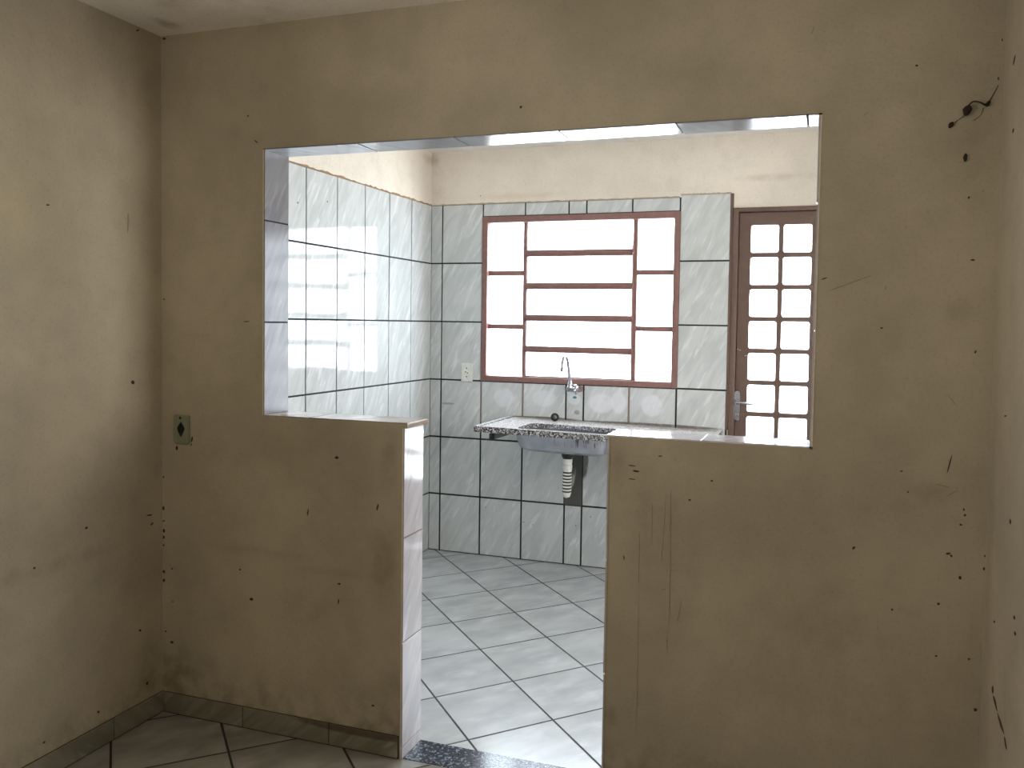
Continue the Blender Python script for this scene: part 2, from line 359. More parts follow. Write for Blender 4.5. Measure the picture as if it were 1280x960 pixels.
def bowl_mat():
    m = Mat('steel_painted_reflections'); p = m.obj()
    st = m.rng(m.noise(m.vmath('MULTIPLY', p, (75, 20, 9)), 1, 3, .6, .6), .56, .62)  # dark vertical streaks painted in as reflections on the bowl
    st = m.math('MULTIPLY', st, m.blob(p, (-1.12, 1.84, .815), (.2, .1, .05), .4))
    c = m.mix(m.rng(m.noise(p, 8, 3), .3, .7), S(168, 170, 178), S(192, 194, 202))
    c = m.mix(m.math('MULTIPLY', st, .8), c, S(60, 56, 58))
    return m.bsdf(c, .33, m.noise(p, 12, 2), .15, .01, Metallic=.9).m
M_bowl = bowl_mat()
M_chrome = plain('chrome', S(176, 176, 182), .16, 1)
M_frame = plain('mauve_brown_painted_steel', S(136, 100, 94), .45)
M_door = plain('brown_painted_steel', S(104, 81, 71), .42)
M_black = plain('black_iron', S(22, 22, 24), .5)
M_rubber = plain('black_rubber', S(20, 20, 20), .35)
M_pvc = plain('white_plastic', S(226, 226, 220), .35)
M_pvc_dirty = plain('grey_green_plastic', S(140, 144, 122), .4)
M_pipe = plain('grimy_grey_plastic', S(120, 120, 116), .5)
M_hole = plain('socket_hole', S(12, 12, 12), .8)
M_cocoon = plain('dark_cocoon', S(52, 40, 30), .9)
M_chip = plain('pale_chip', S(230, 220, 205), .7)

def glass_mat():
    m = Mat('obscured_glass'); p = m.obj()
    h = m.noise(p, 160, 2)
    nrm = m.n('Bump', {'Strength': .3, 'Distance': .002, 'Height': h})
    tr = m.n('BsdfTransparent', {'Color': (.95, .97, .97, 1)})
    tl = m.n('BsdfTranslucent', {'Color': (.9, .93, .94, 1), 'Normal': nrm})
    a = m.n('MixShader', {0: .3, 1: tr, 2: tl})
    gl = m.n('BsdfGlossy', {'Color': (1, 1, 1, 1), 'Roughness': .15, 'Normal': nrm})
    return m.surf(m.n('MixShader', {0: .05, 1: a, 2: gl})).m
M_glass = glass_mat()

# ------------------------------------------------------------------ floors and ceilings
bm = BM(); box(bm, L-.15, R+.15, REAR-.15, 0, -.12, 0); struct(obj('floor', bm, M_floor_l), 'dim grey marbled floor tiles laid diagonally in the near room', 'floor')
bm = BM(); box(bm, KL-.15, KR+.15, 0, D+.15, -.12, 0); struct(obj('floor_kitchen', bm, M_floor_k), 'bright marbled kitchen floor tiles laid diagonally with dark grout', 'floor')
bm = BM(); box(bm, L-.15, R+.15, REAR-.15, 0, C1, C1+.12); struct(obj('ceiling', bm, M_ceil), 'stained off-white ceiling of the near room', 'ceiling')
bm = BM(); box(bm, KL-.15, KR+.15, T, D+.15, C2, C2+.12); struct(obj('ceiling_kitchen', bm, M_kceil), 'white kitchen ceiling above the cream wall band', 'ceiling')

# ------------------------------------------------------------------ partition with the hatch
LT = .008     # thickness of the lining tiles
bm = BM()
out = [(L-.3, 0), (EL-LT, 0), (EL-LT, OB-LT), (OL-LT, OB-LT), (OL-LT, OT+LT), (OR+LT, OT+LT), (OR+LT, OB-LT), (ER+LT, OB-LT), (ER+LT, 0), (R+.3, 0), (R+.3, C2+.12), (L-.3, C2+.12)]
f0 = bm.faces.new([bm.verts.new((x, 0, z)) for x, z in out])
r = bmesh.ops.extrude_face_region(bm, geom=[f0])
bmesh.ops.translate(bm, verts=[v for v in r['geom'] if isinstance(v, bmesh.types.BMVert)], vec=(0, T, 0))
bmesh.ops.recalc_face_normals(bm, faces=bm.faces[:])
FAINT = {54, 55, 56, 57, 58, 59, 60, 61}
for i, s in enumerate(FLECK_FRONT):
    dx = max(0, L+.006-min(s[0], s[2])); fleck(bm, 'y', 0, (s[0]+dx, s[1], s[2]+dx, s[3], s[4]), 2 if s[4] < .0036 else 1)
# kitchen side: tiles up to 2.16 m
def kside(x0, x1, z0, z1):
    box(bm, x0, x1, T, T+.006, z0, z1, 3)
    nz = math.ceil(z1/TH); nx = math.ceil((x1-x0)/TW)
    for j in range(nz):
        for i in range(nx):
            tile_quad(bm, (0, T+.006, 0), (1, 0, 0), (0, 0, 1), (0, 1, 0), x0+i*TW, min(x0+(i+1)*TW, x1), max(z0, j*TH), min((j+1)*TH, z1), mi=4)
kside(KL+.01, OL-LT, 0, 2.16); kside(OL-LT, EL-LT, 0, OB-LT); kside(ER+LT, OR+LT, 0, OB-LT); kside(OR+LT, KR-.01, 0, 2.16)
struct(obj('wall_front', bm, [M_front, M_dirt, M_faint, M_grout, M_tile], normals=False), 'worn beige partition wall pierced by a serving hatch and a walk-through', 'wall')

def side_wall(name, x0, x1, face, mat, flecks, ax, label):
    bm = BM(); box(bm, x0, x1, REAR-.15, 0, 0, C1+.1)
    bmesh.ops.recalc_face_normals(bm, faces=bm.faces[:])
    for s in flecks: fleck(bm, ax, face, s, 2 if abs(s[3]-s[1]) > .06 else 1, .022)
    struct(obj(name, bm, [mat, M_dirt, M_faint], normals=False), label, 'wall')
side_wall('wall_left', L-.15, L, L, M_left, FLECK_LEFT, 'x+', 'beige side wall with a round smudge at the left of the near room')
side_wall('wall_right', R, R+.15, R, M_right, FLECK_RIGHT, 'x-', 'beige side wall flecked with dirt at the right of the near room')
bm = BM(); box(bm, L-.15, R+.15, REAR-.15, REAR, 0, C1+.1)
struct(obj('wall_rear', bm, M_living), 'plain beige wall behind the viewer', 'wall')

# ------------------------------------------------------------------ hatch linings
def lining(name, label, org, u, v, n, cuts_u, cuts_v, back, mat, gap=.0025, grout=None, front=None):
    """tiles bedded on a thin dark backing; back = box bounds of the backing"""
    bm = BM(); box(bm, *back, 0)
    bmesh.ops.recalc_face_normals(bm, faces=bm.faces[:])
    for f in bm.faces:
        if f.normal.y < -.9: f.material_index = 2
    nu, nv = len(cuts_u)-1, len(cuts_v)-1
    yu = abs(Vector(u).y) > .5      # which tile direction runs through the wall
    for i in range(nu):
        for j in range(nv):
            g = [gap if i > 0 else 0, gap if i < nu-1 or yu else 0, gap if j > 0 else 0, gap if j < nv-1 or not yu else 0]
            tile_quad(bm, org, u, v, n, cuts_u[i], cuts_u[i+1], cuts_v[j], cuts_v[j+1], th=.004, cham=.0008, mi=1, jit=.004, gaps=g)
    struct(obj(name, bm, [grout or M_grout, mat, front or M_front], normals=False), label, 'trim')
F = -.0015
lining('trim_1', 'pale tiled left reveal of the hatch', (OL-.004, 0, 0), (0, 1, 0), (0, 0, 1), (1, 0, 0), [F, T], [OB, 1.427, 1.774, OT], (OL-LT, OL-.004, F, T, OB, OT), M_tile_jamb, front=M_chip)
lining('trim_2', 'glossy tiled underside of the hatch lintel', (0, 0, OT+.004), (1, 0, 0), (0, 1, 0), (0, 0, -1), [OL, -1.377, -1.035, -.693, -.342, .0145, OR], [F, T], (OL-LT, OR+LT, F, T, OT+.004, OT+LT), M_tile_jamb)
lining('trim_3', 'tiled right reveal of the hatch', (OR+.004, 0, 0), (0, 1, 0), (0, 0, 1), (-1, 0, 0), [F, T], [OB, 1.427, 1.774, OT], (OR+.004, OR+LT, F, T, OB, OT), M_tile_side, grout=M_chip, front=M_chip)
lining('trim_4', 'worn tiled ledge on top of the left half wall', (0, 0, OB-.004), (1, 0, 0), (0, 1, 0), (0, 0, 1), [OL, -1.56, EL+.010], [F-.001, T+.009], (OL, EL+.010, F-.001, T+.009, OB-.018, OB-.004), M_tile_cap, grout=plain('ledge_bed', S(140, 124, 110), .8))
lining('trim_5', 'shiny white ledge on top of the right half wall', (0, 0, OB-.004), (1, 0, 0), (0, 1, 0), (0, 0, 1), [ER-.004, -.25, OR], [F, T+.008], (ER-.002, OR, F, T+.008, OB-LT, OB-.004), M_tile_cap2, grout=plain('white_edge', S(206, 204, 210), .5), gap=.001)
lining('trim_6', 'white tiled end of the left half wall beside the walk-through', (EL-.004, 0, 0), (0, 1, 0), (0, 0, 1), (1, 0, 0), [F, T], [0.0, .039, .388, .733, OB-.018], (EL-LT, EL-.004, F, T, 0, OB-.018), M_tile_side, grout=plain('buff_grout', S(150, 128, 112), .8), front=M_chip)
lining('trim_7', 'white tiled end of the right half wall beside the walk-through', (ER+.004, 0, 0), (0, 1, 0), (0, 0, 1), (-1, 0, 0), [F, T], [0.0, .039, .388, .733, OB-LT], (ER+.004, ER+LT, F, T, 0, OB-LT), M_tile_side)
bm = BM(); rbox(bm, EL, ER, .002, T-.002, -.03, .002, .001); struct(obj('trim_8', bm, M_thresh), 'dark granite threshold strip in the walk-through', 'threshold')

# skirting tiles of the near room
def skirting(name, org, u, n, cuts, label, h=.077):
    bm = BM(); o = Vector(org); n_ = Vector(n); u_ = Vector(u)
    a = o + u_*cuts[0]; b = o + u_*cuts[-1] + n_*.006
    box(bm, min(a.x, b.x), max(a.x, b.x), min(a.y, b.y), max(a.y, b.y), 0, h-.002)
    bmesh.ops.recalc_face_normals(bm, faces=bm.faces[:])
    for c0, c1 in zip(cuts, cuts[1:]):
        tile_quad(bm, o + n_*.006, u, (0, 0, 1), n, c0, c1, .002, h, gap=.0022, th=.004, mi=1, jit=.004)
    struct(obj(name, bm, [M_dirt, M_base], normals=False), label, 'baseboard')
skirting('baseboard_front', (L, 0, 0), (1, 0, 0), (0, -1, 0), [.012, .357, .705, EL-L-.012], 'grimy tiled skirting along the left half wall')
skirting('baseboard_left', (L, 0, 0), (0, -1, 0), (1, 0, 0), [0, .235, .585, .935, 1.285, 1.635, 2.0, 2.35, 2.7, 3.05, 3.4, 3.75, 4.1, 4.45], 'grimy tiled skirting along the left wall')

# ------------------------------------------------------------------ kitchen walls
XC = [KL, -2.18, -1.909, -1.637, -1.365, -1.257, -.985, -.712, -.432]
WX0, WX1, WZ0, WZ1 = -1.909, -.709, 1.08, 2.08
DX0, DX1, DZ1 = -.42, .27, 2.089
TF = .006      # grout bed depth; tile face stands at TF + .004 = D
bm = BM(); Y = D + .010
for a in ((KL-.15, WX0, 0, C2+.1), (WX0, WX1, 0, WZ0), (WX0, WX1, WZ1, C2+.1), (WX1, DX0, 0, C2+.1), (DX0, DX1, DZ1, C2+.1), (DX1, KR+.15, 0, C2+.1)):
    box(bm, a[0], a[1], Y-.004 if False else D+.002, D+.15, a[2], a[3], 0)
bmesh.ops.recalc_face_normals(bm, faces=bm.faces[:])
B = D + .002
def bed(x0, x1, z0, z1, mi=1): box(bm, x0, x1, B-.0015, B+.001, z0, z1, mi)
bed(KL, WX0, 0, 2.158); bed(WX0, WX1, 0, WZ0); bed(WX0, WX1, WZ1, 2.158); bed(WX1, DX0-.008, 0, 2.158); bed(DX1, KR, 0, 2.158)
for j in range(6):
    for i in range(len(XC)-1):
        x0, x1, z0, z1 = XC[i], XC[i+1], j*TH, (j+1)*TH
        if x0 >= WX0-.01 and x1 <= WX1+.01 and j in (3, 4): continue
        if x0 >= WX0-.01 and x1 <= WX1+.01 and j == 5: z0 = WZ1
        if i == 4 and j == 1: continue                      # the missing tile behind the drain
        gap = .0052 if j < 3 else .0042
        if j == 5 and i == 7: z1 += .012
        tile_quad(bm, (0, B-.0015, 0), (1, 0, 0), (0, 0, 1), (0, -1, 0), x0, x1, z0, z1, gap=gap, th=.004, mi=2, jit=.003)
for j in range(6):
    tile_quad(bm, (0, B-.0015, 0), (1, 0, 0), (0, 0, 1), (0, -1, 0), DX1+.01, KR, j*TH, (j+1)*TH, mi=2)
for x in (-1.909, -1.637, -.985): box(bm, x-.0032, x+.0032, B-.0024, B-.001, .82, WZ0-.002, 7)
box(bm, -1.365, -1.257, B-.0045, B, TH, 2*TH-.02, 3)                       # damp cement where the tile is gone
def ragged(x0, x1, z, mi, n=60, h=.006, d=.0065):
    """crumbly edge of the tiling against the paint"""
    vs = []
    for k in range(n+1):
        x = x0 + (x1-x0)*k/n; hh = h*random.uniform(.3, 1.3)
        vs.append((bm.verts.new((x, B-d, z-.002)), bm.verts.new((x, B-.001, z+hh))))
    for a, b in zip(vs, vs[1:]): bm.faces.new((a[0], b[0], b[1], a[1])).material_index = mi
ragged(KL, -.715, 2.16, 4); ragged(-.712, -.432, 2.172, 4)
vs = []                                                                       # chipped plaster down the door jamb
for k in range(41):
    z = .86 + (2.17-.86)*k/40
    vs.append((bm.verts.new((-.434-random.uniform(0, .003), B-.0062, z)), bm.verts.new((-.418, B-.0045, z))))
for a, b in zip(vs, vs[1:]): bm.faces.new((a[0], a[1], b[1], b[0])).material_index = 5
for (x, z) in ((-1.62, .23), (-1.56, .22), (-1.29, .24), (-1.26, .14), (-1.2, .30), (-1.87, .30), (-1.93, 2.208)):
    fleck(bm, 'y', B-.0056, (x-.004, z, x+.004, z+.001, .006), 6)
struct(obj('wall_kitchen_back', bm, [M_kpaint, M_grout, M_tile_rear, M_cement, M_edge_grey, M_door, M_dirt, M_grout_pink], normals=False), 'kitchen rear wall of marbled tiles under a cream painted band', 'wall')

bm = BM()
XB = KL - .002
box(bm, KL-.15, XB, T, D+.15, 0, C2+.1, 0)
bmesh.ops.recalc_face_normals(bm, faces=bm.faces[:])
box(bm, XB-.001, XB+.0015, T, D, 0, 2.158, 1)
YC = [D - .0 - i*TW for i in range(9)] + [T]
for j in range(6):
    for i in range(9):
        tile_quad(bm, (XB+.0015, 0, 0), (0, 1, 0), (0, 0, 1), (1, 0, 0), YC[i+1], YC[i], j*TH, (j+1)*TH, gap=.0042, th=.004, mi=2, jit=.006)
vs = []
for k in range(91):
    y = T + (D-T)*k/90; h = .008*random.uniform(.3, 1.4)
    vs.append((bm.verts.new((XB+.0066, y, 2.157)), bm.verts.new((XB, y, 2.16+h))))
for a, b in zip(vs, vs[1:]): bm.faces.new((a[0], b[0], b[1], a[1])).material_index = 3
for (y, z) in ((1.2, 2.02), (.95, 1.98), (1.1, 2.30), (.9, 2.28)):
    fleck(bm, 'x+', XB+.0056 if z < 2.15 else XB, (y-.004, z, y+.004, z+.002, .01), 4)
struct(obj('wall_kitchen_left', bm, [M_kpaint, M_grout, M_tile, M_edge, M_dirt], normals=False), 'kitchen side wall of glossy tiles mirroring the window', 'wall')
bm = BM(); box(bm, KR, KR+.15, T, D+.15, 0, C2+.1); struct(obj('wall_kitchen_right', bm, M_kpaint), 'cream kitchen wall beyond the door', 'wall')

# ------------------------------------------------------------------ window
win = thing('window_1', 'mauve-brown steel kitchen window with five tilting centre panes', 'window', (-1.309, D, WZ0), kind='structure')
def bars(name, parent, mat, rects, r=.002, label=None):
    bm = BM()
    for a in rects: rbox(bm, *a, r)
    o = obj(name, bm, mat, parent, True)
    if label: o['label'] = label
    return o
fw = .034; y0, y1 = D-.012, D+.05
bars('frame', win, M_frame, [(WX0, WX0+fw, y0, y1, WZ0, WZ1), (WX1-fw, WX1, y0, y1, WZ0, WZ1), (WX0+.001, WX1-.001, y0+.001, y1, WZ1-fw-.004, WZ1-.0005), (WX0+.001, WX1-.001, y0+.001, y1, WZ0+.0005, WZ0+fw)])
g0, g1 = D+.018, D+.04
PX0, PX1 = -1.652, -.975        # the two posts either side of the tilting panes
bars('post', win, M_frame, [(PX0, PX0+.022, g0-.004, g1, WZ0+.02, WZ1-.02)])
bars('post', win, M_frame, [(PX1, PX1+.019, g0-.004, g1, WZ0+.02, WZ1-.02)])
for z in (1.739, 1.415):
    for a, b in ((WX0+.02, PX0+.005), (PX1+.01, WX1-.02)):
        bars('crossbar', win, M_frame, [(a, b, g0, g1, z-.0145, z+.0145)])
def pane(parent, a, b, z0, z1, y=D+.03):
    bm = BM(); rbox(bm, a, b, y-.002, y+.002, z0, z1, .0005, seg=1); return obj('pane', bm, M_glass, parent)
for a, b in ((WX0+.02, PX0+.006), (PX1+.008, WX1-.02)):
    for z0, z1 in ((WZ0+.02, 1.415), (1.415, 1.739), (1.739, WZ1-.02)): pane(win, a, b, z0, z1)
zr = [WZ1-.028, 1.856, 1.661, 1.470, 1.282, WZ0+.022]
for k in range(5):
    zt, zb = zr[k], zr[k+1]
    h = .019
    rc = [(PX0+.012, PX1+.004, g0-.012, g1-.004, zb-.004, zb+h)]
    if k: rc.append((PX0+.012, PX1+.004, g0-.006, g1, zt-h, zt-.0005))
    rc += [(PX0+.014, PX0+.022, g0-.006, g1-.006, zb, zt-.002), (PX1-.006, PX1+.002, g0-.006, g1-.006, zb, zt-.002)]
    s = bars('tilting_sash', win, M_frame, rc, .0015)
    pane(s, PX0+.016, PX1, zb+.006, zt-.006, D+.028)
bm = BM(); tube(bm, [(PX1-.004, D+.004, WZ0+.13), (PX1-.004, D+.002, 1.90)], .004, 8, smooth=0)
for z in zr[1:5]: rbox(bm, PX1-.010, PX1+.004, D, D+.022, z-.004, z+.012, .001)
obj('opening_rod', bm, M_frame, win, True)

# ------------------------------------------------------------------ door
dor = thing('door_1', 'brown steel back door with a grid of small glass panes', 'door', (-.075, D, 0), kind='structure')
bars('frame', dor, M_door, [(DX0, DX0+.032, D-.012, D+.08, 0, DZ1), (DX1-.032, DX1, D-.012, D+.08, 0, DZ1), (DX0+.001, DX1-.001, D-.0115, D+.08, DZ1-.024, DZ1-.0005), (DX0+.002, DX0+.05, D+.046, D+.075, 0, DZ1-.002), (DX1-.05, DX1-.002, D+.046, D+.075, 0, DZ1-.002), (DX0+.002, DX1-.002, D+.046, D+.075, DZ1-.05, DZ1-.002)], .003)
lx0, lx1, lz0, lz1 = DX0+.035, DX1-.035, .012, DZ1-.027
cols = [-.323+.172*k for k in range(3)]; rows = [1.993-.1755*k for k in range(9)]
pw, ph = .147, .150
holes = [rrect(pw, ph, .012, 4, c+pw/2, r_-ph/2) for c in cols for r_ in rows]
b2 = plate_with_holes([(lx0, lz0), (lx1, lz0), (lx1, lz1), (lx0, lz1)], holes, -.035, 0)
bm = BM(); merge(bm, b2, 0, Matrix(((1, 0, 0, 0), (0, 0, -1, D+.008), (0, 1, 0, 0), (0, 0, 0, 1))))
bmesh.ops.recalc_face_normals(bm, faces=bm.faces[:])
rbox(bm, lx0+.07, lx1-.07, D+.001, D+.009, .09, .40, .004)
for (x, z) in ((-.378, 1.31), (-.366, 1.305), (-.335, 1.275)): fleck(bm, 'y', D+.008, (x-.006, z, x+.006, z+.001, .004), 1)
leaf = obj('door_leaf', bm, [M_door, M_chip], dor, normals=False)
for c in cols:
    for r_ in rows:
        bm = BM(); rbox(bm, c-.004, c+pw+.004, D+.026, D+.030, r_-ph-.004, r_+.004, .0005, seg=1); obj('pane', bm, M_glass, leaf)
bm = BM()
pl = rrect(.034, .172, .015, 6, -.3735, .9965)
loft(bm, [[(x, D+.008, z) for x, z in pl], [(x, D+.001, z) for x, z in pl], [(-.3735+(x+.3735)*.86, D-.003, .9965+(z-.9965)*.965) for x, z in pl]], True, True)
plate = obj('lock_plate', bm, M_chrome, leaf, True)
bm = BM()
lathe(bm, [(.013, D-.003), (.013, D-.012), (.009, D-.016), (.009, D-.05)], (-.3735, 0, 1.018), 'Y', 20)
tube(bm, [(-.3735, D-.046, 1.018), (-.352, D-.052, 1.018), (-.32, D-.052, 1.014), (-.285, D-.048, 1.012)], [.009, .008, .007, .006], 12)
obj('door_handle', bm, M_chrome, plate, True)
bm = BM(); lathe(bm, [(.0105, D-.002), (.0105, D-.010), (.008, D-.012)], (-.3735, 0, .945), 'Y', 18); obj('lock_cylinder', bm, M_chrome, plate, True)

# ------------------------------------------------------------------ sink counter
CX0, CX1, CY0, CY1 = -1.708, -.448, 1.79, D-.006
sink = thing('sink_countertop', 'speckled grey granite sink counter with a steel bowl under the window', 'sink', ((CX0+CX1)/2, CY1, .845))
zt = .867; hx0, hx1, hy0, hy1 = -1.49, -.98, 1.845, 2.13
hole = rrect(hx1-hx0, hy1-hy0, .055, 6, (hx0+hx1)/2, (hy0+hy1)/2)
b2 = plate_with_holes([(CX0, CY0), (CX1, CY0), (CX1, CY1), (CX0, CY1)], [hole], zt-.030, zt-.004)
bm = BM(); merge(bm, b2, 0)
bmesh.ops.recalc_face_normals(bm, faces=bm.faces[:])
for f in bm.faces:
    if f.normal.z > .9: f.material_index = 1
for a in ((CX0, CX0+.022, CY0, CY1), (CX1-.022, CX1, CY0, CY1), (CX0+.0235, CX1-.0235, CY0, CY0+.018)):
    rbox(bm, a[0]-.0015, a[1]+.0015, a[2]-.0015, a[3]-(.0005 if a[3] > 2 else 0), zt-.0312, zt+.002, .002)
bmesh.ops.recalc_face_normals(bm, faces=bm.faces[:])
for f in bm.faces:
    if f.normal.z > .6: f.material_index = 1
obj('counter_slab', bm, [M_granite, M_granite_lit], sink)
bm = BM(); w, h = hx1-hx0, hy1-hy0; cx, cy = (hx0+hx1)/2, (hy0+hy1)/2
prof = [(.036, .036, zt-.031, .05), (.012, .012, zt-.031, .055), (.008, .008, zt-.040, .055), (-.002, -.002, zt-.085, .06), (-.012, -.012, zt-.112, .065), (-.05, -.045, zt-.128, .06), (-.12, -.10, zt-.133, .04)]
loft(bm, [[(x, y, z) for x, y in rrect(w+2*a, h+2*b, max(.03, r_), 6, cx, cy)] for a, b, z, r_ in prof], False, True)
bowl = obj('sink_bowl', bm, M_bowl, sink, True)
bm = BM(); lathe(bm, [(.032, zt-.1315), (.034, zt-.130), (.020, zt-.1325), (.001, zt-.1335)], (cx, cy-.005, 0), 'Z', 24); obj('drain_ring', bm, M_chrome, bowl, True)
# drain trap under the bowl
tx, ty = -1.229, 1.982
bm = BM(); lathe(bm, [(.034, .738), (.034, .712), (.029, .708), (.027, .700), (.020, .699)], (tx, ty, 0), 'Z', 24)
trap = obj('drain_trap', bm, M_rubber, sink, True); trap['label'] = 'black drain collar under the bowl'
bm = BM(); lathe(bm, [(.022, .704), (.0265, .700), (.0265, .676), (.024, .674), (.024, .669), (.0265, .667), (.0265, .642), (.022, .638)], (tx, ty, 0), 'Z', 20); obj('drain_nut', bm, M_pvc, trap, True)['label'] = 'white plastic drain nut'
bm = BM(); pr = []
z = .640
while z > .505: pr += [(.020, z), (.0255, z-.003), (.0255, z-.010), (.020, z-.013)]; z -= .0175
pr += [(.022, z), (.018, z-.010), (.006, z-.015)]
lathe(bm, pr, (tx, ty, 0), 'Z', 20)
z = .640
while z > .52: lathe(bm, [(.0200, z-.0095), (.0242, z-.0115), (.0242, z-.0185), (.0200, z-.0205)], (tx, ty, 0), 'Z', 20, 1); z -= .0175  # black bands in the grooves between the ribs
hose = obj('corrugated_hose', bm, [M_pvc, M_rubber], trap, True); hose['label'] = 'ribbed white drain hose with black grooves'
bm = BM(); tube(bm, [(tx+.004, ty+.012, .53), (tx+.016, ty+.03, .565), (tx+.016, ty+.06, .60), (tx-.01, ty+.16, .605), (-1.315, D+.004, .60)], [.016, .015, .013, .012, .012], 14); obj('outlet_pipe', bm, M_pipe, trap, True)
sink.rotation_euler.y = math.radians(.85)

# support bracket
bx = -1.617
br = thing('shelf_bracket', 'grey steel bracket with a black end carrying the left end of the sink counter', 'bracket', (bx, D, .80))
bm = BM(); rbox(bm, bx-.012, bx+.012, 1.836, D-.003, .802, .8355, .0015); rbox(bm, bx-.02, bx+.02, D-.010, D-.002, .765, .8355, .0015)
obj('arm', bm, M_pipe, br, True)
bm = BM(); rbox(bm, bx-.0145, bx+.0145, 1.822, 1.838, .799, .8355, .003)
obj('end_cap', bm, M_black, br, True)

# wall tap
tap = thing('kitchen_faucet', 'chrome wall faucet with a tall swan neck in front of the window', 'faucet', (-1.312, D, 1.062))
fx, fz = -1.312, 1.062
bm = BM(); lathe(bm, [(.026, D-.004), (.026, D-.008), (.016, D-.016), (.012, D-.018), (.012, D-.060), (.017, D-.064), (.019, D-.075), (.019, D-.120), (.015, D-.132), (.006, D-.135)], (fx, 0, fz), 'Y', 24)
obj('faucet_body', bm, M_chrome, tap, True)
bm = BM(); lathe(bm, [(.014, fz), (.014, fz+.03), (.011, fz+.036), (.010, fz+.05), (.006, fz+.052)], (fx, D-.105, 0), 'Z', 20)
tube(bm, [(fx, D-.105, fz+.04), (fx-.002, D-.125, fz+.11), (fx-.003, D-.150, fz+.165), (fx-.004, D-.185, fz+.192), (fx-.004, D-.225, fz+.185), (fx-.004, D-.245, fz+.155), (fx-.004, D-.248, fz+.125)], [.0095, .009, .0088, .0088, .0088, .0088, .009], 14)
lathe(bm, [(.010, fz+.128), (.0118, fz+.124), (.0118, fz+.106), (.009, fz+.104)], (fx-.004, D-.248, 0), 'Z', 18)
obj('swan_neck_spout', bm, M_chrome, tap, True)
bm = BM(); lathe(bm, [(.012, fx+.012), (.012, fx+.034), (.009, fx+.038)], (0, D-.095, fz-.004), 'X', 18)
for k in range(4):
    a = math.radians(20+90*k)
    tube(bm, [(fx+.030, D-.095, fz-.004), (fx+.034, D-.095+.030*math.cos(a), fz-.004+.030*math.sin(a))], [.0052, .0066], 10, smooth=0)
obj('tap_handle', bm, M_chrome, tap, True)

# drain plug leaning on the rear of the counter
pg = thing('sink_plug', 'round black sink plug standing at the rear edge of the counter', 'plug', (-1.392, 2.25, .869))
bm = BM(); px, py, pz = -1.392, 2.25, .8695
for (r0, h0) in ((0, 0),): lathe(bm, [(.012, .006), (.020, .006), (.0235, .002), (.0245, -.004), (.0245, -.012), (.021, -.016), (.001, -.016)], (0, 0, 0), 'Y', 28)
for v in bm.verts: v.co = Matrix.Translation((px, py, pz+.0245)) @ Matrix.Rotation(math.radians(20), 4, 'Z') @ Matrix.Rotation(math.radians(-8), 4, 'X') @ v.co
obj('rubber_rim', bm, M_rubber, pg, True)
bm = BM(); lathe(bm, [(.001, -.0195), (.007, -.0185), (.011, -.0165), (.0125, -.0155)], (0, 0, 0), 'Y', 24)
for v in bm.verts: v.co = Matrix.Translation((px, py, pz+.0255)) @ Matrix.Rotation(math.radians(20), 4, 'Z') @ Matrix.Rotation(math.radians(-8), 4, 'X') @ v.co
obj('metal_boss', bm, M_steel_dark, pg, True)['label'] = 'shiny domed centre'

# ------------------------------------------------------------------ wall outlets
def outlet_plate(name, label, cx, cz, y, w, h, r, mat):
    t = thing(name, label, 'outlet', (cx, y, cz)); bm = BM()
    a = rrect(w, h, r, 6, cx, cz); b = [(cx+(x-cx)*.93, cz+(z-cz)*.955) for x, z in a]
    loft(bm, [[(x, y+.001, z) for x, z in a], [(x, y-.005, z) for x, z in a], [(x, y-.009, z) for x, z in b]], True, True)
    obj('cover_plate', bm, mat, t, True); return t
t = outlet_plate('wall_outlet', 'dirty grey-green outlet plate with a black diamond hole on the beige wall', -2.084, 1.040, 0, .070, .106, .010, M_pvc_dirty)
bm = BM(); dm = [(0, .026), (.010, .013), (.0165, .002), (.012, -.010), (.002, -.028), (-.003, -.026), (-.013, -.010), (-.0165, .003), (-.010, .013)]
loft(bm, [[(-2.083+x, .0, 1.042+z) for x, z in dm], [(-2.083+x, -.0094, 1.042+z) for x, z in dm]], True, True); obj('socket_hole', bm, M_hole, t)['label'] = 'black broken socket hole'
bm = BM(); lathe(bm, [(.005, -.0085), (.005, -.0098), (.003, -.0102)], (-2.086, 0, 1.081), 'Y', 14); obj('screw', bm, M_dirt, t, True)
bm = BM(); lathe(bm, [(.004, -.0085), (.004, -.0098), (.003, -.0102)], (-2.083, 0, 1.003), 'Y', 14); obj('screw', bm, M_pvc_dirty, t, True)
oy = B - .0055
t = outlet_plate('wall_outlet', 'clean white outlet plate on the kitchen tiles left of the window', -2.003, 1.129, oy, .074, .116, .004, M_pvc)
for dz in (.026, 0, -.026):
    bm = BM()
    for dx, ddz in ((-.006, .003), (.006, -.003)) if dz == 0 else ((0, 0),): lathe(bm, [(.0040, oy-.008), (.0040, oy-.0096)], (-2.003+dx, 0, 1.129+dz+ddz), 'Y', 12)
    obj('socket_hole', bm, M_hole, t)

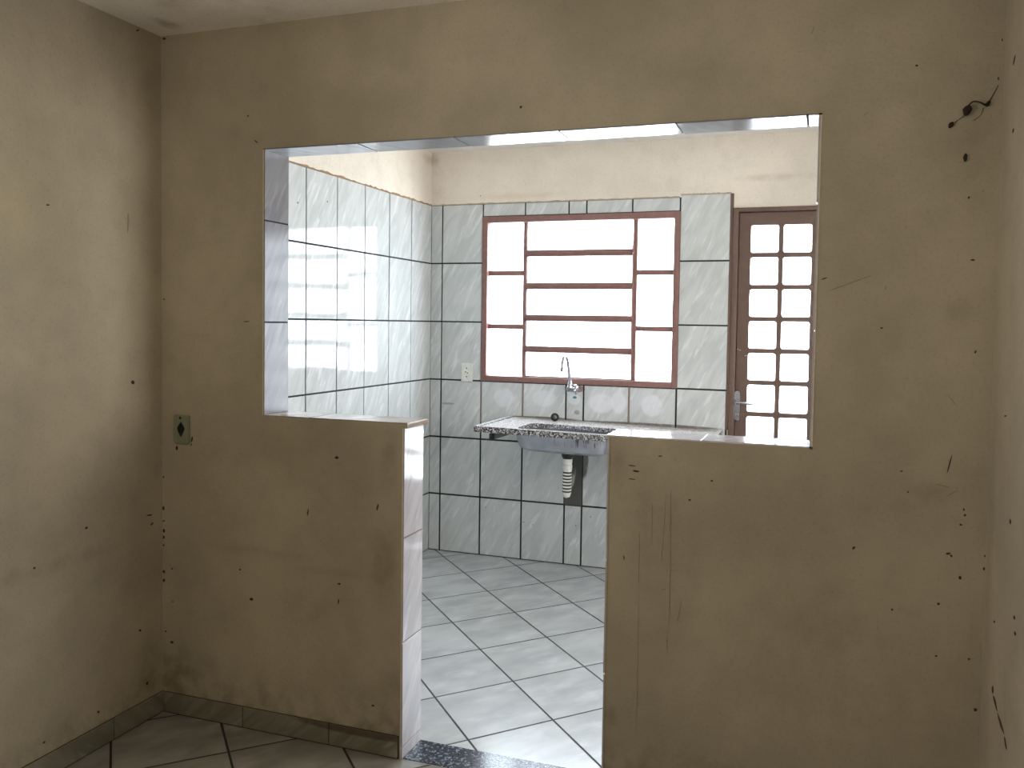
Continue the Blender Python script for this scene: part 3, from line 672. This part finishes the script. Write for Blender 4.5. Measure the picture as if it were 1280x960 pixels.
# ------------------------------------------------------------------ cocoons on the wall near the right corner
def cocoon(label, x, z, rx, rz, tilt):
    t = thing('insect_cocoon', label, 'cocoon', (x, 0, z), 'cocoons on the wall by the right corner')
    b2 = BM(); lathe(b2, [(.05, -1), (.45, -.85), (.8, -.5), (1, -.05), (.9, .45), (.55, .8), (.1, 1)], (0, 0, 0), 'Z', 14)
    for v in b2.verts:
        k = 1 + .12*math.sin(9*v.co.z + 5*v.co.x)
        v.co = Vector((v.co.x*rx*k, v.co.y*rx*.8*k, v.co.z*rz))
        v.co = Matrix.Rotation(math.radians(tilt), 4, 'Y') @ v.co + Vector((x, -rx*.7, z))
    bm = BM(); merge(bm, b2, 0); obj('casing', bm, M_cocoon, t, True); return t
t = cocoon('large dark cocoon with a curled thread near the right corner', .404, 1.998, .0105, .0145, 18)
bm = BM(); tube(bm, [(.406, -.010, 2.010), (.416, -.016, 2.017), (.430, -.018, 2.014), (.443, -.014, 2.008), (.450, -.006, 2.010), (.455, -.003, 2.018)], [.002, .002, .002, .0028, .0055, .003], 8)
tube(bm, [(.454, -.003, 2.018), (.463, -.001, 2.035), (.474, -.001, 2.058)], [.0012, .0008], 6)
tube(bm, [(.402, -.004, 1.990), (.390, -.001, 1.980), (.376, -.001, 1.970)], [.0008, .0006], 6)
tube(bm, [(.442, -.001, 2.004), (.436, -.001, 1.985), (.420, -.001, 1.972)], [.0007, .0005], 6)
obj('silk_thread', bm, M_cocoon, t, True)
cocoon('small brown cocoon just below left of the large threaded one', .368, 1.964, .006, .009, 30)
cocoon('narrow upright dark cocoon below the large threaded one', .404, 1.879, .0048, .011, 4)

# ------------------------------------------------------------------ light
w = bpy.data.worlds.new('overcast_sky'); sc.world = w; w.use_nodes = True
nt = w.node_tree; nt.nodes.clear()
wo = nt.nodes.new('ShaderNodeOutputWorld'); bg = nt.nodes.new('ShaderNodeBackground')
tc = nt.nodes.new('ShaderNodeTexCoord'); sx = nt.nodes.new('ShaderNodeSeparateXYZ'); mr = nt.nodes.new('ShaderNodeMapRange'); rp = nt.nodes.new('ShaderNodeMix'); rp.data_type = 'RGBA'
nt.links.new(tc.outputs['Generated'], sx.inputs[0]); nt.links.new(sx.outputs[2], mr.inputs[0]); mr.inputs[1].default_value = -.5; mr.inputs[2].default_value = .6
nt.links.new(mr.outputs[0], rp.inputs[0]); rp.inputs[6].default_value = (.94, .98, 1.03, 1); rp.inputs[7].default_value = (.84, .94, 1.06, 1)
nt.links.new(rp.outputs[2], bg.inputs[0]); bg.inputs[1].default_value = SKY; nt.links.new(bg.outputs[0], wo.inputs[0])

def area(name, loc, rx, sx_, sy_, power, color=(1, 1, 1), portal=False):
    l = bpy.data.lights.new(name, 'AREA'); l.shape = 'RECTANGLE'; l.size = sx_; l.size_y = sy_; l.energy = power; l.color = color
    if portal: l.cycles.is_portal = True
    o = bpy.data.objects.new(name, l); COL.objects.link(o); o.location = loc; o.rotation_euler = (math.radians(rx), 0, 0); return o
area('window_daylight_portal', ((WX0+WX1)/2, D+.12, (WZ0+WZ1)/2), -90, WX1-WX0, WZ1-WZ0, 1, portal=True)
area('door_daylight_portal', ((DX0+DX1)/2, D+.12, 1.25), -90, DX1-DX0, 1.6, 1, portal=True)
area('rear_fill', (-1.0, -3.3, .7), 178, 2.0, 1.4, REARP, (1, .96, .9))  # added fill behind the camera, aimed up so the ceiling bounces it

ls = area('left_fill', (L+.04, -1.9, 1.6), 0, .9, .9, LP, (1, .96, .9)); ls.rotation_euler = Vector((.95, -.3, .15)).to_track_quat('-Z', 'Y').to_euler()  # added fill out of view, brightens the right wall
side = area('kitchen_side_fill', (KR-.02, .7, 1.35), 0, 1.2, 1.0, KP, (1, .98, .95)); side.rotation_euler = (0, math.radians(90), 0)  # added fill on the windowless right wall, brightens the kitchen
# ------------------------------------------------------------------ camera
yaw, pit, rol = (math.radians(a) for a in (19.206, -2.426, .852))
fw_ = Vector((-math.sin(yaw)*math.cos(pit), math.cos(yaw)*math.cos(pit), math.sin(pit)))
rt = Vector((math.cos(yaw), math.sin(yaw), 0)); up = rt.cross(fw_)
r2 = rt*math.cos(rol) + up*math.sin(rol); u2 = -rt*math.sin(rol) + up*math.cos(rol)
cam = bpy.data.cameras.new('camera'); co = bpy.data.objects.new('camera', cam); COL.objects.link(co)
mw = Matrix((r2, u2, -fw_)).transposed().to_4x4(); mw.translation = (.076, -2.46, 1.436); co.matrix_world = mw
cam.sensor_fit = 'HORIZONTAL'; cam.sensor_width = 36; cam.lens = 1065.135/1280*36
cam.shift_x = -19.455/1280; cam.shift_y = -30.556/1280; cam.clip_start = .02
sc.camera = co
sc.view_settings.view_transform = 'Standard'; sc.view_settings.look = 'None'; sc.view_settings.exposure = 0
sc.cycles.use_denoising = True
sc.cycles.max_bounces = 10; sc.cycles.diffuse_bounces = 6; sc.cycles.transparent_max_bounces = 12
